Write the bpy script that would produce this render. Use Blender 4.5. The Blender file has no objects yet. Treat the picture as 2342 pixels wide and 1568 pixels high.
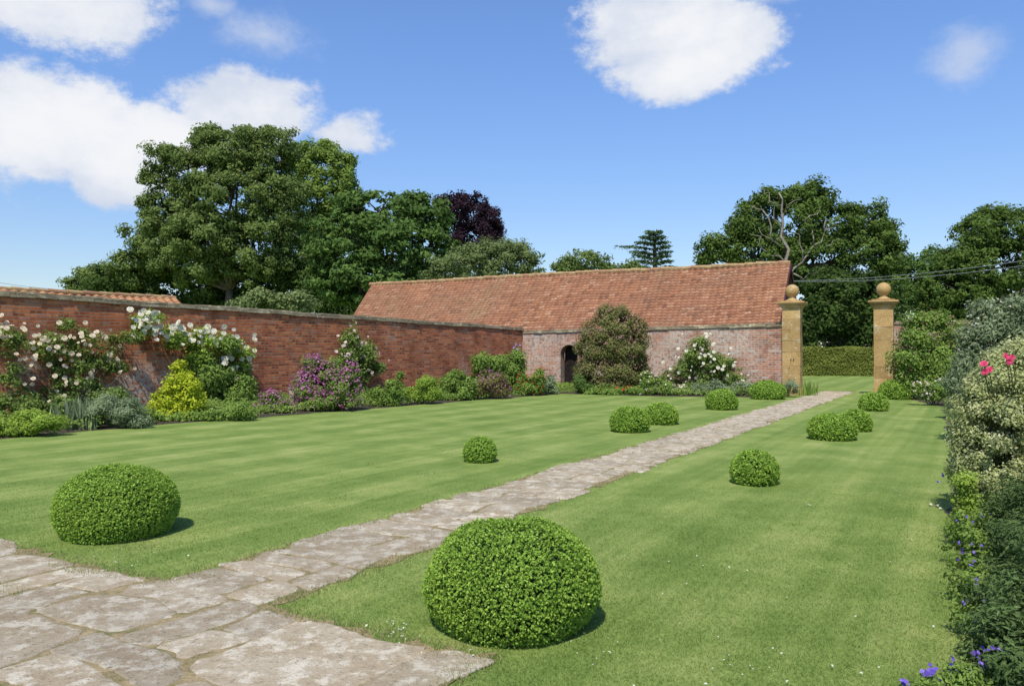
import bpy, math, random
import numpy as np
from mathutils import Vector
R=math.radians
rng=np.random.default_rng(7); random.seed(7)
scn=bpy.context.scene; COL=scn.collection
F=1790.0; HZ=795.0; CX=1171.0; CH=1.6
def Pt(px,py,d): return np.array([(px-CX)/F*d, d, CH-(py-HZ)/F*d])
def Gd(py): return CH*F/(py-HZ)
def G(px,py):
    d=Gd(py); return np.array([(px-CX)/F*d,d,0.0])
# ------------------------------------------------------------------ object helpers
def link(o,parent=None):
    COL.objects.link(o)
    if parent is not None: o.parent=parent
    return o
def tag(o,label=None,cat=None,group=None,kind=None):
    if label: o['label']=label
    if cat: o['category']=cat
    if group: o['group']=group
    if kind: o['kind']=kind
    return o
def empty(name,loc=(0,0,0),rz=0,label=None,cat=None,group=None):
    o=bpy.data.objects.new(name,None); o.location=loc; o.rotation_euler=(0,0,rz); o.empty_display_size=.2
    link(o); tag(o,label,cat,group); return o
def mesh_np(name,V,Fq,mats,parent=None,tint=None,smooth=False,off=None):
    V=np.asarray(V,dtype=np.float32); 
    if off is not None: V=V-np.asarray(off,dtype=np.float32)
    me=bpy.data.meshes.new(name); k=Fq.shape[1]; n=len(Fq)
    me.vertices.add(len(V)); me.vertices.foreach_set('co',V.ravel())
    me.loops.add(n*k); me.loops.foreach_set('vertex_index',Fq.astype(np.int32).ravel())
    me.polygons.add(n); me.polygons.foreach_set('loop_start',np.arange(n,dtype=np.int32)*k)
    me.polygons.foreach_set('loop_total',np.full(n,k,dtype=np.int32))
    if smooth: me.polygons.foreach_set('use_smooth',np.ones(n,dtype=bool))
    me.update(calc_edges=True)
    if tint is not None:
        a=me.attributes.new('tint','FLOAT','FACE'); a.data.foreach_set('value',np.asarray(tint,dtype=np.float32))
    me.materials.append(mats)
    o=bpy.data.objects.new(name,me); link(o,parent); return o
class MB:
    def __init__(s): s.v=[]; s.f=[]; s.t=[]
    def add(s,vs,fs,t=.5):
        b=len(s.v); s.v+= [tuple(map(float,v)) for v in vs]; s.f+=[tuple(i+b for i in f) for f in fs]; s.t+=[t]*len(fs)
    def box(s,x0,x1,y0,y1,z0,z1,t=.5,j=0):
        c=[(x,y,z) for z in (z0,z1) for y in (y0,y1) for x in (x0,x1)]
        if j: c=[(a+random.uniform(-j,j),b+random.uniform(-j,j),e+random.uniform(-j,j)) for a,b,e in c]
        s.add(c,[(0,2,3,1),(4,5,7,6),(0,1,5,4),(2,6,7,3),(0,4,6,2),(1,3,7,5)],t)
    def tube(s,pts,rad,n=7,t=.5):
        pts=[Vector(p) for p in pts]; vs=[]; fs=[]
        for i,p in enumerate(pts):
            a=pts[max(i-1,0)]; b=pts[min(i+1,len(pts)-1)]; d=(b-a).normalized() if (b-a).length>1e-6 else Vector((0,0,1))
            u=d.cross(Vector((0,0,1)) if abs(d.z)<.9 else Vector((1,0,0))).normalized(); w=d.cross(u)
            for k in range(n):
                an=2*math.pi*k/n; vs.append(p+(u*math.cos(an)+w*math.sin(an))*rad[i])
        for i in range(len(pts)-1):
            for k in range(n):
                fs.append((i*n+k,i*n+(k+1)%n,(i+1)*n+(k+1)%n,(i+1)*n+k))
        fs.append(tuple(range(n-1,-1,-1))); fs.append(tuple((len(pts)-1)*n+k for k in range(n)))
        s.add(vs,fs,t)
    def lathe(s,prof,n=24,cx=0,cy=0,t=.5):
        vs=[]; fs=[]
        for r,z in prof:
            for k in range(n): a=2*math.pi*k/n; vs.append((cx+r*math.cos(a),cy+r*math.sin(a),z))
        for i in range(len(prof)-1):
            for k in range(n): fs.append((i*n+k,i*n+(k+1)%n,(i+1)*n+(k+1)%n,(i+1)*n+k))
        s.add(vs,fs,t)
    def build(s,name,m,parent=None,off=None,smooth=False):
        v=s.v
        if off is not None: v=[(a-off[0],b-off[1],c-off[2]) for a,b,c in v]
        me=bpy.data.meshes.new(name); me.from_pydata(v,[],s.f)
        a=me.attributes.new('tint','FLOAT','FACE'); a.data.foreach_set('value',np.array(s.t,dtype=np.float32))
        if smooth: me.polygons.foreach_set('use_smooth',[True]*len(s.f))
        me.update(); me.materials.append(m)
        o=bpy.data.objects.new(name,me); link(o,parent); return o
def wobble(a,b,n,amp):
    a=np.array(a,float); b=np.array(b,float); L=np.linalg.norm(b-a); out=[]
    for i in range(n+1):
        t=i/n; p=a+(b-a)*t
        if 0<i<n: p=p+rng.normal(0,amp*L,3)
        out.append(p)
    return out
# ------------------------------------------------------------------ node helpers
def newmat(name):
    m=bpy.data.materials.new(name); m.use_nodes=True; nt=m.node_tree; nt.nodes.clear()
    return m,nt
def sock(nt,s,v):
    if hasattr(v,'is_linked') or isinstance(v,bpy.types.NodeSocket): nt.links.new(v,s)
    elif isinstance(v,(tuple,list)) and len(v)==3 and s.type=='RGBA': s.default_value=(*v,1)
    else: s.default_value=v
def M(nt,op,a,b=0.0,c=0.0,clamp=False):
    n=nt.nodes.new('ShaderNodeMath'); n.operation=op; n.use_clamp=clamp
    sock(nt,n.inputs[0],a); sock(nt,n.inputs[1],b); sock(nt,n.inputs[2],c); return n.outputs[0]
def GREY(nt,k):
    n=nt.nodes.new('ShaderNodeCombineColor')
    for i in range(3): nt.links.new(k,n.inputs[i])
    return n.outputs[0]
def MIX(nt,f,a,b,blend='MIX'):
    n=nt.nodes.new('ShaderNodeMix'); n.data_type='RGBA'; n.blend_type=blend
    sock(nt,n.inputs[0],f); sock(nt,n.inputs[6],a); sock(nt,n.inputs[7],b); return n.outputs[2]
def NOISE(nt,vec,scale,detail=4,rough=.55,out=0):
    n=nt.nodes.new('ShaderNodeTexNoise'); n.inputs['Scale'].default_value=scale; n.inputs['Detail'].default_value=detail; n.inputs['Roughness'].default_value=rough
    if vec is not None: nt.links.new(vec,n.inputs['Vector'])
    return n.outputs[out]
def SS(nt,v,a,b):
    n=nt.nodes.new('ShaderNodeMapRange'); n.interpolation_type='SMOOTHSTEP'
    sock(nt,n.inputs[0],v); n.inputs[1].default_value=a; n.inputs[2].default_value=b; return n.outputs[0]
def RAMP(nt,f,stops):
    n=nt.nodes.new('ShaderNodeValToRGB'); sock(nt,n.inputs[0],f); e=n.color_ramp.elements
    while len(e)<len(stops): e.new(.5)
    for i,(p,c) in enumerate(stops): e[i].position=p; e[i].color=(*c,1)
    return n.outputs[0]
def surf(nt,col,rough=.8,bump=None,bs=.3,bd=.01,spec=.3):
    b=nt.nodes.new('ShaderNodeBsdfPrincipled'); sock(nt,b.inputs['Base Color'],col); sock(nt,b.inputs['Roughness'],rough)
    b.inputs['Specular IOR Level'].default_value=spec
    if bump is not None:
        n=nt.nodes.new('ShaderNodeBump'); n.inputs['Strength'].default_value=bs; n.inputs['Distance'].default_value=bd
        nt.links.new(bump,n.inputs['Height']); nt.links.new(n.outputs[0],b.inputs['Normal'])
    o=nt.nodes.new('ShaderNodeOutputMaterial'); nt.links.new(b.outputs[0],o.inputs[0]); return b,o
def tintattr(nt):
    n=nt.nodes.new('ShaderNodeAttribute'); n.attribute_name='tint'; return n.outputs['Fac']
def objc(nt): return nt.nodes.new('ShaderNodeTexCoord').outputs['Object']
def posn(nt): return nt.nodes.new('ShaderNodeNewGeometry').outputs['Position']
def leafmat(name,dark,light,tr=.38,rough=.6,mid=None,spec=0,k=1.55):
    m,nt=newmat(name); t=tintattr(nt)
    mid=mid or tuple((a+b)/2*.92 for a,b in zip(dark,light))
    q=lambda c:tuple(min(.86,x*k) for x in c)
    c=RAMP(nt,t,[(.05,q(dark)),(.5,q(mid)),(.95,q(light))])
    if spec:
        b=nt.nodes.new('ShaderNodeBsdfPrincipled'); nt.links.new(c,b.inputs['Base Color']); b.inputs['Roughness'].default_value=rough; b.inputs['Specular IOR Level'].default_value=spec
    else:
        b=nt.nodes.new('ShaderNodeBsdfDiffuse'); nt.links.new(c,b.inputs[0])
    tl=nt.nodes.new('ShaderNodeBsdfTranslucent'); nt.links.new(c,tl.inputs[0])
    mx=nt.nodes.new('ShaderNodeMixShader'); mx.inputs[0].default_value=tr
    nt.links.new(b.outputs[0],mx.inputs[1]); nt.links.new(tl.outputs[0],mx.inputs[2])
    o=nt.nodes.new('ShaderNodeOutputMaterial'); nt.links.new(mx.outputs[0],o.inputs[0]); return m
def flat(name,c,rough=.7,var=.25,scale=20,spec=.3):
    m,nt=newmat(name); n=NOISE(nt,objc(nt),scale,5); f=SS(nt,n,.3,.7)
    col=MIX(nt,f,tuple(x*(1-var) for x in c),tuple(min(1,x*(1+var)) for x in c)); surf(nt,col,rough,n,.4,.01,spec); return m
D=np.array([.508,.861,0]); NN=np.array([.861,-.508,0]); A0=np.array([-2.39,5.35,0])
def SW(s,w,z=0): return A0+D*s+NN*w+np.array([0,0,z])
# ------------------------------------------------------------------ materials
def lawn_color(nt,ground=True):
    p=posn(nt); rt=nt.nodes.new('ShaderNodeVectorRotate'); rt.rotation_type='Z_AXIS'; nt.links.new(p,rt.inputs['Vector']); rt.inputs['Angle'].default_value=R(-59.4)
    sep=nt.nodes.new('ShaderNodeSeparateXYZ'); nt.links.new(rt.outputs[0],sep.inputs[0])
    mp=nt.nodes.new('ShaderNodeMapping'); mp.inputs['Scale'].default_value=(.12,4.5,1); nt.links.new(rt.outputs[0],mp.inputs[0])
    streak=NOISE(nt,mp.outputs[0],1.5,3,.6); patch=NOISE(nt,p,1.1,5,.68)
    st=SS(nt,M(nt,'SINE',M(nt,'MULTIPLY',M(nt,'ADD',sep.outputs[1],M(nt,'MULTIPLY',patch,.06)),2*math.pi/1.1)),-.4,.4)
    f=M(nt,'ADD',M(nt,'MULTIPLY',patch,.72),M(nt,'MULTIPLY',streak,.30)); f=M(nt,'ADD',f,M(nt,'MULTIPLY',st,.085))
    fine=None
    if ground:
        fine=NOISE(nt,p,30,4,.75); f=M(nt,'ADD',f,M(nt,'MULTIPLY',M(nt,'SUBTRACT',fine,.5),.5))
    f=SS(nt,f,.28,.90)
    c=RAMP(nt,f,[(0,(.115,.18,.038)),(.42,(.185,.25,.062)),(.78,(.27,.315,.095)),(1,(.37,.36,.155))])
    return c,fine
m_lawn,nt=newmat('lawn'); c,fi=lawn_color(nt); surf(nt,c,.9,fi,.35,.02,.05)
m_blade,nt=newmat('grass_blade'); c,_=lawn_color(nt,False); t=tintattr(nt)
c=MIX(nt,1.0,c,GREY(nt,M(nt,'ADD',M(nt,'MULTIPLY',t,.6),.85)),'MULTIPLY')
b=nt.nodes.new('ShaderNodeBsdfDiffuse'); nt.links.new(c,b.inputs[0]); tl=nt.nodes.new('ShaderNodeBsdfTranslucent'); nt.links.new(c,tl.inputs[0])
mx=nt.nodes.new('ShaderNodeMixShader'); mx.inputs[0].default_value=.42; nt.links.new(b.outputs[0],mx.inputs[1]); nt.links.new(tl.outputs[0],mx.inputs[2])
nt.links.new(mx.outputs[0],nt.nodes.new('ShaderNodeOutputMaterial').inputs[0])
def stone_mat(name,base,lich,dark,sc=6,l0=.52,l1=.62,d0=.57,d1=.68,tv=.4,warm=None,bs=.7,dk=.6):
    m,nt=newmat(name); p=posn(nt); t=tintattr(nt)
    n1=NOISE(nt,p,sc,8,.72); n2=NOISE(nt,p,sc*5,5,.75); n3=NOISE(nt,p,sc*.3,4,.6)
    c=MIX(nt,SS(nt,n3,.38,.6),base,warm or tuple(x*.8 for x in base))
    c=MIX(nt,SS(nt,n1,l0,l1),c,lich); c=MIX(nt,M(nt,'MULTIPLY',SS(nt,n2,d0,d1),.8),c,dark)
    c=MIX(nt,M(nt,'MULTIPLY',SS(nt,n1,.44,.34),dk),c,dark)
    c=MIX(nt,1.0,c,GREY(nt,M(nt,'ADD',M(nt,'MULTIPLY',t,tv),1-tv*.5)),'MULTIPLY')
    surf(nt,c,.9,M(nt,'ADD',n1,n2),bs,.02,.08); return m
m_flag=stone_mat('flagstone',(.42,.35,.245),(.56,.50,.385),(.19,.155,.10),7,.48,.60,.53,.67,.30,(.37,.295,.195),.8,.4)
m_joint,nt=newmat('joint_moss'); p=posn(nt); n1=NOISE(nt,p,6,5,.65); n2=NOISE(nt,p,50,4,.7)
c=RAMP(nt,M(nt,'ADD',M(nt,'MULTIPLY',n1,.6),M(nt,'MULTIPLY',n2,.4)),[(.36,(.13,.15,.05)),(.47,(.25,.20,.10)),(.62,(.42,.32,.18))]); surf(nt,c,.95,n2,.8,.02,.1)
m_ham=stone_mat('ham_stone',(.49,.33,.14),(.54,.44,.27),(.22,.14,.065),4,.54,.64,.56,.68,.34,(.42,.27,.11),.9,.7)
m_cope=stone_mat('coping_stone',(.33,.27,.175),(.48,.42,.28),(.12,.10,.07),4,.50,.62,.55,.66,.5)
m_soil=flat('soil',(.085,.065,.045),.95,.4,12)
m_bark=flat('bark',(.10,.085,.06),.9,.4,8)
m_dead=flat('bleached_wood',(.24,.21,.165),.85,.4,4)
m_stem=flat('stem',(.09,.10,.045),.8,.3,20)
def brick_mat(name,c1,c2,mort,lime,lf0,lf1,da=.6,limeb=.5,org=(.50,.17,.07),low=0,st=.6):
    m,nt=newmat(name); oc=objc(nt); sep=nt.nodes.new('ShaderNodeSeparateXYZ'); nt.links.new(oc,sep.inputs[0])
    cb=nt.nodes.new('ShaderNodeCombineXYZ'); wob=M(nt,'MULTIPLY',NOISE(nt,oc,1.0,1),.06)
    nt.links.new(M(nt,'ADD',sep.outputs[0],sep.outputs[1]),cb.inputs[0]); nt.links.new(M(nt,'ADD',sep.outputs[2],wob),cb.inputs[1])
    bt=nt.nodes.new('ShaderNodeTexBrick'); nt.links.new(cb.outputs[0],bt.inputs['Vector']); bt.inputs['Scale'].default_value=1
    bt.inputs['Brick Width'].default_value=.235; bt.inputs['Row Height'].default_value=.078; bt.inputs['Mortar Size'].default_value=.011; bt.inputs['Mortar Smooth'].default_value=.3
    bt.inputs['Color1'].default_value=(*c1,1); bt.inputs['Color2'].default_value=(*c2,1); bt.inputs['Mortar'].default_value=(*mort,1)
    n1=NOISE(nt,oc,.55,7,.66); n2=NOISE(nt,oc,9,4,.7); n4=NOISE(nt,oc,1.3,6,.7)
    row=M(nt,'FLOOR',M(nt,'DIVIDE',M(nt,'ADD',sep.outputs[2],wob),.078)); sh=M(nt,'MULTIPLY',M(nt,'FLOORED_MODULO',row,2.0),.5)
    cx=M(nt,'FLOOR',M(nt,'ADD',M(nt,'DIVIDE',M(nt,'ADD',sep.outputs[0],sep.outputs[1]),.235),sh))
    cb2=nt.nodes.new('ShaderNodeCombineXYZ'); nt.links.new(cx,cb2.inputs[0]); nt.links.new(row,cb2.inputs[1])
    wn=nt.nodes.new('ShaderNodeTexWhiteNoise'); wn.noise_dimensions='2D'; nt.links.new(cb2.outputs[0],wn.inputs['Vector']); hs=nt.nodes.new('ShaderNodeSeparateColor'); nt.links.new(wn.outputs['Color'],hs.inputs[0])
    c=bt.outputs['Color']; nm=M(nt,'SUBTRACT',1.0,bt.outputs['Fac'])
    c=MIX(nt,M(nt,'MULTIPLY',M(nt,'MULTIPLY',SS(nt,hs.outputs[0],.5,.85),da),nm),c,tuple(x*.3 for x in c1))
    c=MIX(nt,M(nt,'MULTIPLY',M(nt,'MULTIPLY',SS(nt,hs.outputs[1],.72,.95),limeb),nm),c,lime)
    c=MIX(nt,M(nt,'MULTIPLY',M(nt,'MULTIPLY',SS(nt,hs.outputs[2],.5,1.0),.75),nm),c,org)
    c=MIX(nt,M(nt,'MULTIPLY',SS(nt,n4,.48,.64),st),c,tuple(x*.35 for x in c2))
    lo=n1
    if low: lo=M(nt,'ADD',n1,M(nt,'MULTIPLY',SS(nt,M(nt,'ADD',sep.outputs[2],M(nt,'MULTIPLY',sep.outputs[0],.16)),2.6,.4),low))
    lm=M(nt,'MULTIPLY',M(nt,'MULTIPLY',SS(nt,lo,lf0,lf1),SS(nt,n2,.38,.58)),.85); c=MIX(nt,lm,c,lime)
    c=MIX(nt,M(nt,'MULTIPLY',SS(nt,n2,.56,.70),.5),c,(.08,.05,.04))
    h=M(nt,'SUBTRACT',M(nt,'MULTIPLY',n2,.8),bt.outputs['Fac'])
    surf(nt,c,.9,h,.5,.012,.1); return m
m_brickL=brick_mat('red_brick',(.48,.135,.052),(.36,.10,.045),(.28,.19,.135),(.52,.43,.34),.57,.70,.65,.22,(.62,.22,.08),.14,.5)
m_brickF=brick_mat('weathered_brick',(.45,.21,.135),(.36,.155,.10),(.47,.41,.33),(.55,.49,.405),.39,.59,.55,.6)
m_tile,nt=newmat('clay_tile'); t=tintattr(nt); oc=objc(nt); n1=NOISE(nt,oc,.45,6,.65); n2=NOISE(nt,oc,6,5,.7)
c=RAMP(nt,t,[(.0,(.22,.10,.058)),(.35,(.31,.142,.078)),(.7,(.365,.17,.092)),(1,(.44,.25,.155))])
c=MIX(nt,M(nt,'MULTIPLY',SS(nt,n1,.42,.60),.4),c,(.25,.14,.09)); c=MIX(nt,M(nt,'MULTIPLY',SS(nt,n2,.56,.68),.45),c,(.43,.34,.24)); c=MIX(nt,M(nt,'MULTIPLY',SS(nt,n1,.58,.72),.35),c,(.35,.27,.13))
surf(nt,c,.85,n2,.35,.01,.1)
m_ridge,nt=newmat('ridge_tile'); oc=objc(nt); n2=NOISE(nt,oc,3,6,.7); c=MIX(nt,SS(nt,n2,.42,.6),(.32,.18,.10),(.40,.30,.14)); surf(nt,c,.9,n2,.4,.01,.2)
m_maroon=flat('maroon_boards',(.07,.02,.024),.7,.3,3)
m_archdark=flat('archway_dark',(.014,.010,.008),.9,.4,6)  # near-black colour standing for the shade inside the archway
m_iron=flat('iron',(.03,.028,.026),.6,.3,10)
m_wire=flat('wire_grey',(.28,.29,.30),.5,.1,3)
def petal(name,a,b,tr=.35): return leafmat(name,a,b,tr,.6,None,0,1.0)
p_white=petal('white_petal',(.78,.72,.52),(.86,.85,.75)); p_cream=petal('cream_petal',(.78,.62,.42),(.86,.79,.62)); p_pink=petal('pink_petal',(.80,.56,.46),(.86,.78,.70))
p_hot=petal('hot_pink_petal',(.75,.06,.16),(.84,.16,.28)); p_mag=petal('magenta_petal',(.38,.09,.25),(.58,.27,.44)); p_red=petal('red_petal',(.55,.02,.02),(.75,.08,.04))
p_vio=petal('violet_petal',(.16,.09,.50),(.36,.25,.78)); p_lil=petal('lilac_petal',(.42,.34,.58),(.58,.5,.7)); p_rust=petal('rust_blossom',(.28,.15,.10),(.48,.32,.24))
# ------------------------------------------------------------------ foliage generators
def unit(n):
    v=rng.normal(size=(n,3)); return v/np.linalg.norm(v,axis=1,keepdims=True)
def nrm(v): return v/np.maximum(np.linalg.norm(v,axis=1,keepdims=True),1e-6)
def leaves(name,P,Nr,size,tint,m,parent=None,asp=.55,off=None,T=None,sv=.35):
    n=len(P); Nr=nrm(Nr)
    if T is None: T=unit(n)
    t=nrm(T-Nr*np.sum(T*Nr,1,keepdims=True)); b=np.cross(Nr,t)
    L=(size*(1+rng.uniform(-sv,sv,n)))[:,None]
    fold=Nr*L*.08
    V=np.stack([P-t*L*.5,P+b*L*asp*.5+fold-t*L*.05,P+t*L*.5,P-b*L*asp*.5+fold-t*L*.05],1).reshape(-1,3)
    Fq=np.arange(4*n).reshape(n,4)
    return mesh_np(name,V,Fq,m,parent,np.clip(tint,0,1),off=off)
def cloud(lobes,leaf,cov=1.6,rc=None,asp=.55,zf=.75,up=.35,zmin=.02,inner=.7,ragged=.0):
    Ps=[];Ns=[];Ts=[]; lob=[np.array(l,float) for l in lobes]
    for i,l in enumerate(lob):
        c=l[:3]; r=l[3:6]; area=4*math.pi*((( (r[0]*r[1])**1.6+(r[0]*r[2])**1.6+(r[1]*r[2])**1.6)/3)**(1/1.6))
        n=max(20,int(cov*area/(leaf*leaf*asp*.5))); rr=rc or .28*r.mean(); rr=min(rr,r.mean()*.6)
        nc=max(6,int(1.3*area/(math.pi*rr*rr)))
        cd=unit(nc); cu=rng.uniform(inner,1.02,nc)[:,None]*(1+ragged*rng.random((nc,1))**3)
        cp=c+cd*(r-rr*.6)*cu; cr=rr*rng.uniform(.5,1.35,nc); ct=rng.uniform(-1,1,nc)
        w=cr**2; w/=w.sum(); idx=rng.choice(nc,size=n,p=w); ld=unit(n); lr=(cr[idx]*rng.uniform(.1,1.15,n)**.7)[:,None]
        P=cp[idx]+ld*lr*np.array([1,1,zf]); Nv=ld*.5+cd[idx]*.5+np.array([0,0,up])+rng.normal(0,.45,(n,3))
        T=.5+.15*ct[idx]+.24*rng.uniform(-1,1,n)+.10*ld[:,2]
        keep=P[:,2]>zmin
        for j,o in enumerate(lob):
            if j!=i:
                q=(P-o[:3])/o[3:6]; keep&=(np.sum(q*q,1)>.4)
        Ps.append(P[keep]);Ns.append(Nv[keep]);Ts.append(T[keep])
    return np.concatenate(Ps),np.concatenate(Ns),np.concatenate(Ts)
def lobes_px(L,d,dy=1.0,g=1.0):
    out=[]
    for l in L:
        px,py,rx,ry=l[:4]; dd=(d(px) if callable(d) else d)+(l[4] if len(l)>4 else 0)
        c=Pt(px,py,dd); k=dd/F*g; out.append((c[0],c[1],c[2],rx*k,max(.05,(rx+ry)/2*k*dy),ry*k))
    return out
def tree(name,label,bx,d,L,m,leaf=.34,cov=1.5,trunk_r=.35,fork=None,rc=None,bark=None,zf=.75,dy=1.0,ragged=.25,cat='tree',inner=.7,g=1.06):
    lb=lobes_px(L,d,dy,g); base=np.array([(bx-CX)/F*d,d,0]); root=empty(name,base,0,label,cat)
    top=max(l[2] for l in lb); fk=np.array([base[0],base[1],fork if fork else top*.35]); b=MB()
    b.tube(wobble(base-[0,0,.1],fk,4,.02),[trunk_r*1.3,trunk_r*1.05,trunk_r,trunk_r*.9,trunk_r*.8],9)
    for l in lb:
        e=np.array(l[:3])+np.array([0,0,.3*l[5]]); b.tube(wobble(fk,e,4,.05),[trunk_r*.55,trunk_r*.42,trunk_r*.3,trunk_r*.18,trunk_r*.06],6)
        for k in range(3):
            u=unit(1)[0]; u[2]=abs(u[2]); s=np.array(l[:3]); b.tube(wobble(s,s+u*np.array(l[3:6])*.85,3,.06),[trunk_r*.2,trunk_r*.13,trunk_r*.08,trunk_r*.03],5)
    b.build('trunk',bark or m_bark,root,off=base,smooth=True)
    P,Nv,T=cloud(lb,leaf,cov,rc,zf=zf,ragged=ragged,inner=inner)
    leaves('crown',P,Nv,leaf,T,m,root,off=base); return root
def plant(name,label,L,d,m,leaf=.06,cov=2.4,cat='shrub',dy=1.0,rc=None,flowers=None,group=None,asp=.55,base=None,stems=True,up=.35,ragged=.3,zf=.8,inner=.6,bloomL=None,g=1.05,world=False):
    lb=L if world else lobes_px(L,d,dy,g)
    if base is None:
        xs=np.mean([l[0] for l in lb]); ys=np.mean([l[1] for l in lb]); base=np.array([xs,ys,0])
    root=empty(name,base,0,label,cat,group)
    if stems:
        b=MB()
        for l in lb:
            for k in range(3):
                s=(np.array([l[0],l[1],0]) if world else base)+np.array([rng.normal(0,.06),rng.normal(0,.04),0]); e=np.array(l[:3])+rng.normal(0,.3,3)*np.array(l[3:6])
                if e[2]<.05: e[2]=.05
                b.tube(wobble(s,e,4,.05),[.014,.012,.009,.007,.004] if not world else [.006,.005,.004,.003,.002],5)
        b.build('stem',m_stem,root,off=base)
    P,Nv,T=cloud(lb,leaf,cov,rc,asp,zf,up,ragged=ragged,inner=inner); leaves('foliage',P,Nv,leaf,T,m,root,asp,off=base)
    if flowers:
        fm,fs,fc=flowers[:3]; fl=lobes_px(bloomL,d,dy) if bloomL else lb
        Ps=[];Ns=[]
        for l in fl:
            area=2*math.pi*l[3]*l[5]; n=max(3,int(fc*area/(fs*fs))); u=unit(n); u[:,1]=-np.abs(u[:,1])*.8; u[:,2]+=.25; u=nrm(u)
            Pp=np.array(l[:3])+u*np.array(l[3:6])*rng.uniform(.85,1.15,(n,1)); kk=Pp[:,2]>.03; Pp=Pp[kk]; u=u[kk]
            for q in range(2): Ps.append(Pp+rng.normal(0,fs*.25,Pp.shape)); Ns.append(u+rng.normal(0,.4,u.shape))
        P=np.concatenate(Ps); Nq=np.concatenate(Ns)
        o=leaves('blossoms',P,Nq,fs,rng.random(len(P)),fm,root,.9,off=base); o['kind']='stuff'
    return root
def bloom_mesh(name,r,m):
    b=MB()
    for q,(rad,tilt,n) in enumerate([(.35,1.15,5),(.65,.75,6),(1.0,.28,7)]):
        for k in range(n):
            a=2*math.pi*(k+.5*q)/n+random.uniform(-.15,.15); w=.62*rad+.15
            ca,sa=math.cos(a),math.sin(a)
            def pp(x,y): 
                h=math.sin(tilt)*x*.75; rr=x*math.cos(tilt*.6); return ((rr*ca-y*sa)*r,(rr*sa+y*ca)*r,h*r)
            b.add([pp(.03,-.08),pp(rad*.7,-w*.55),pp(rad,-w*.25),pp(rad,w*.25),pp(rad*.7,w*.55),pp(.03,.08)],[(0,1,2,3,4,5)],random.random())
    o=b.build(name,m); me=o.data; bpy.data.objects.remove(o); return me
def put_blooms(root,me,name,pts,facing,sc=(.8,1.25)):
    base=np.array(root.location)
    for p in pts:
        o=bpy.data.objects.new(name,me); link(o,root); o.location=tuple(np.array(p)-base)
        dv=Vector(facing)+Vector(tuple(rng.normal(0,.35,3))); q=dv.to_track_quat('Z','Y'); o.rotation_euler=q.to_euler(); s=rng.uniform(*sc); o.scale=(s,s,s)
def spikes(name,label,px,d,n,h,spread,m,cat='plant',w=.03,lean=.35):
    c=np.array([(px-CX)/F*d,d,0]); root=empty(name,c,0,label,cat); V=[];Q=[]
    for i in range(n):
        b0=np.array([rng.normal(0,spread*.4),rng.normal(0,spread*.3),0]); a=rng.uniform(0,2*math.pi); hh=h*rng.uniform(.55,1.1); le=rng.uniform(0,lean)*hh
        t=np.array([math.cos(a),math.sin(a),0]); s=np.array([-math.sin(a),math.cos(a),0])*w*.5
        m1=b0+t*le*.35+np.array([0,0,hh*.55]); tp=b0+t*le*1.0+np.array([0,0,hh])
        k=len(V); V+=[b0-s,b0+s,m1+s,m1-s,tp+s*.15,tp-s*.15]; Q+=[(k,k+1,k+2,k+3),(k+3,k+2,k+4,k+5)]
    mesh_np('foliage',np.array(V),np.array(Q),m,root,rng.random(len(Q))); return root
# ------------------------------------------------------------------ ground
b=MB(); b.add([(-400,-60,0),(400,-60,0),(400,700,0),(-400,700,0)],[(0,1,2,3)]); tag(b.build('ground',m_lawn),kind='structure')
def rag(pts,amp=.05,step=.25):
    out=[]
    for i in range(len(pts)):
        a=np.array(pts[i][:2],float); c=np.array(pts[(i+1)%len(pts)][:2],float); n=max(1,int(np.linalg.norm(c-a)/step))
        for k in range(n):
            q=a+(c-a)*k/n; q=q+rng.normal(0,amp,2); out.append(q)
    return out
def sheet(name,pts,z,m,amp=.05,step=.25):
    o=rag(pts,amp,step); me=bpy.data.meshes.new(name); me.from_pydata([(p[0],p[1],z) for p in o],[],[tuple(range(len(o)))]); me.update(); me.materials.append(m)
    a=bpy.data.objects.new(name,me); link(a); a['kind']='structure'; return a
PW=1.06
sheet('path',[SW(-.2,.03),SW(27.5,.03),SW(27.5,PW-.03),SW(-.2,PW-.03)],.004,m_joint,.04,.11)
sheet('terrace',[SW(.0,-3.2),SW(.0,2.63),SW(-5.2,2.63),SW(-5.2,-3.2)],.008,m_joint,.04,.11)
def warp(q,sc):
    s,w=q; return np.array([s+sc*(.5*math.sin(2.3*w+1.1*s+1)+.35*math.sin(5.1*w-2.3*s)+.2*math.sin(9*w+4*s)), w+sc*.6*(.5*math.sin(2.9*s+.7*w)+.4*math.sin(6.3*s+2*w+2))])
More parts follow.
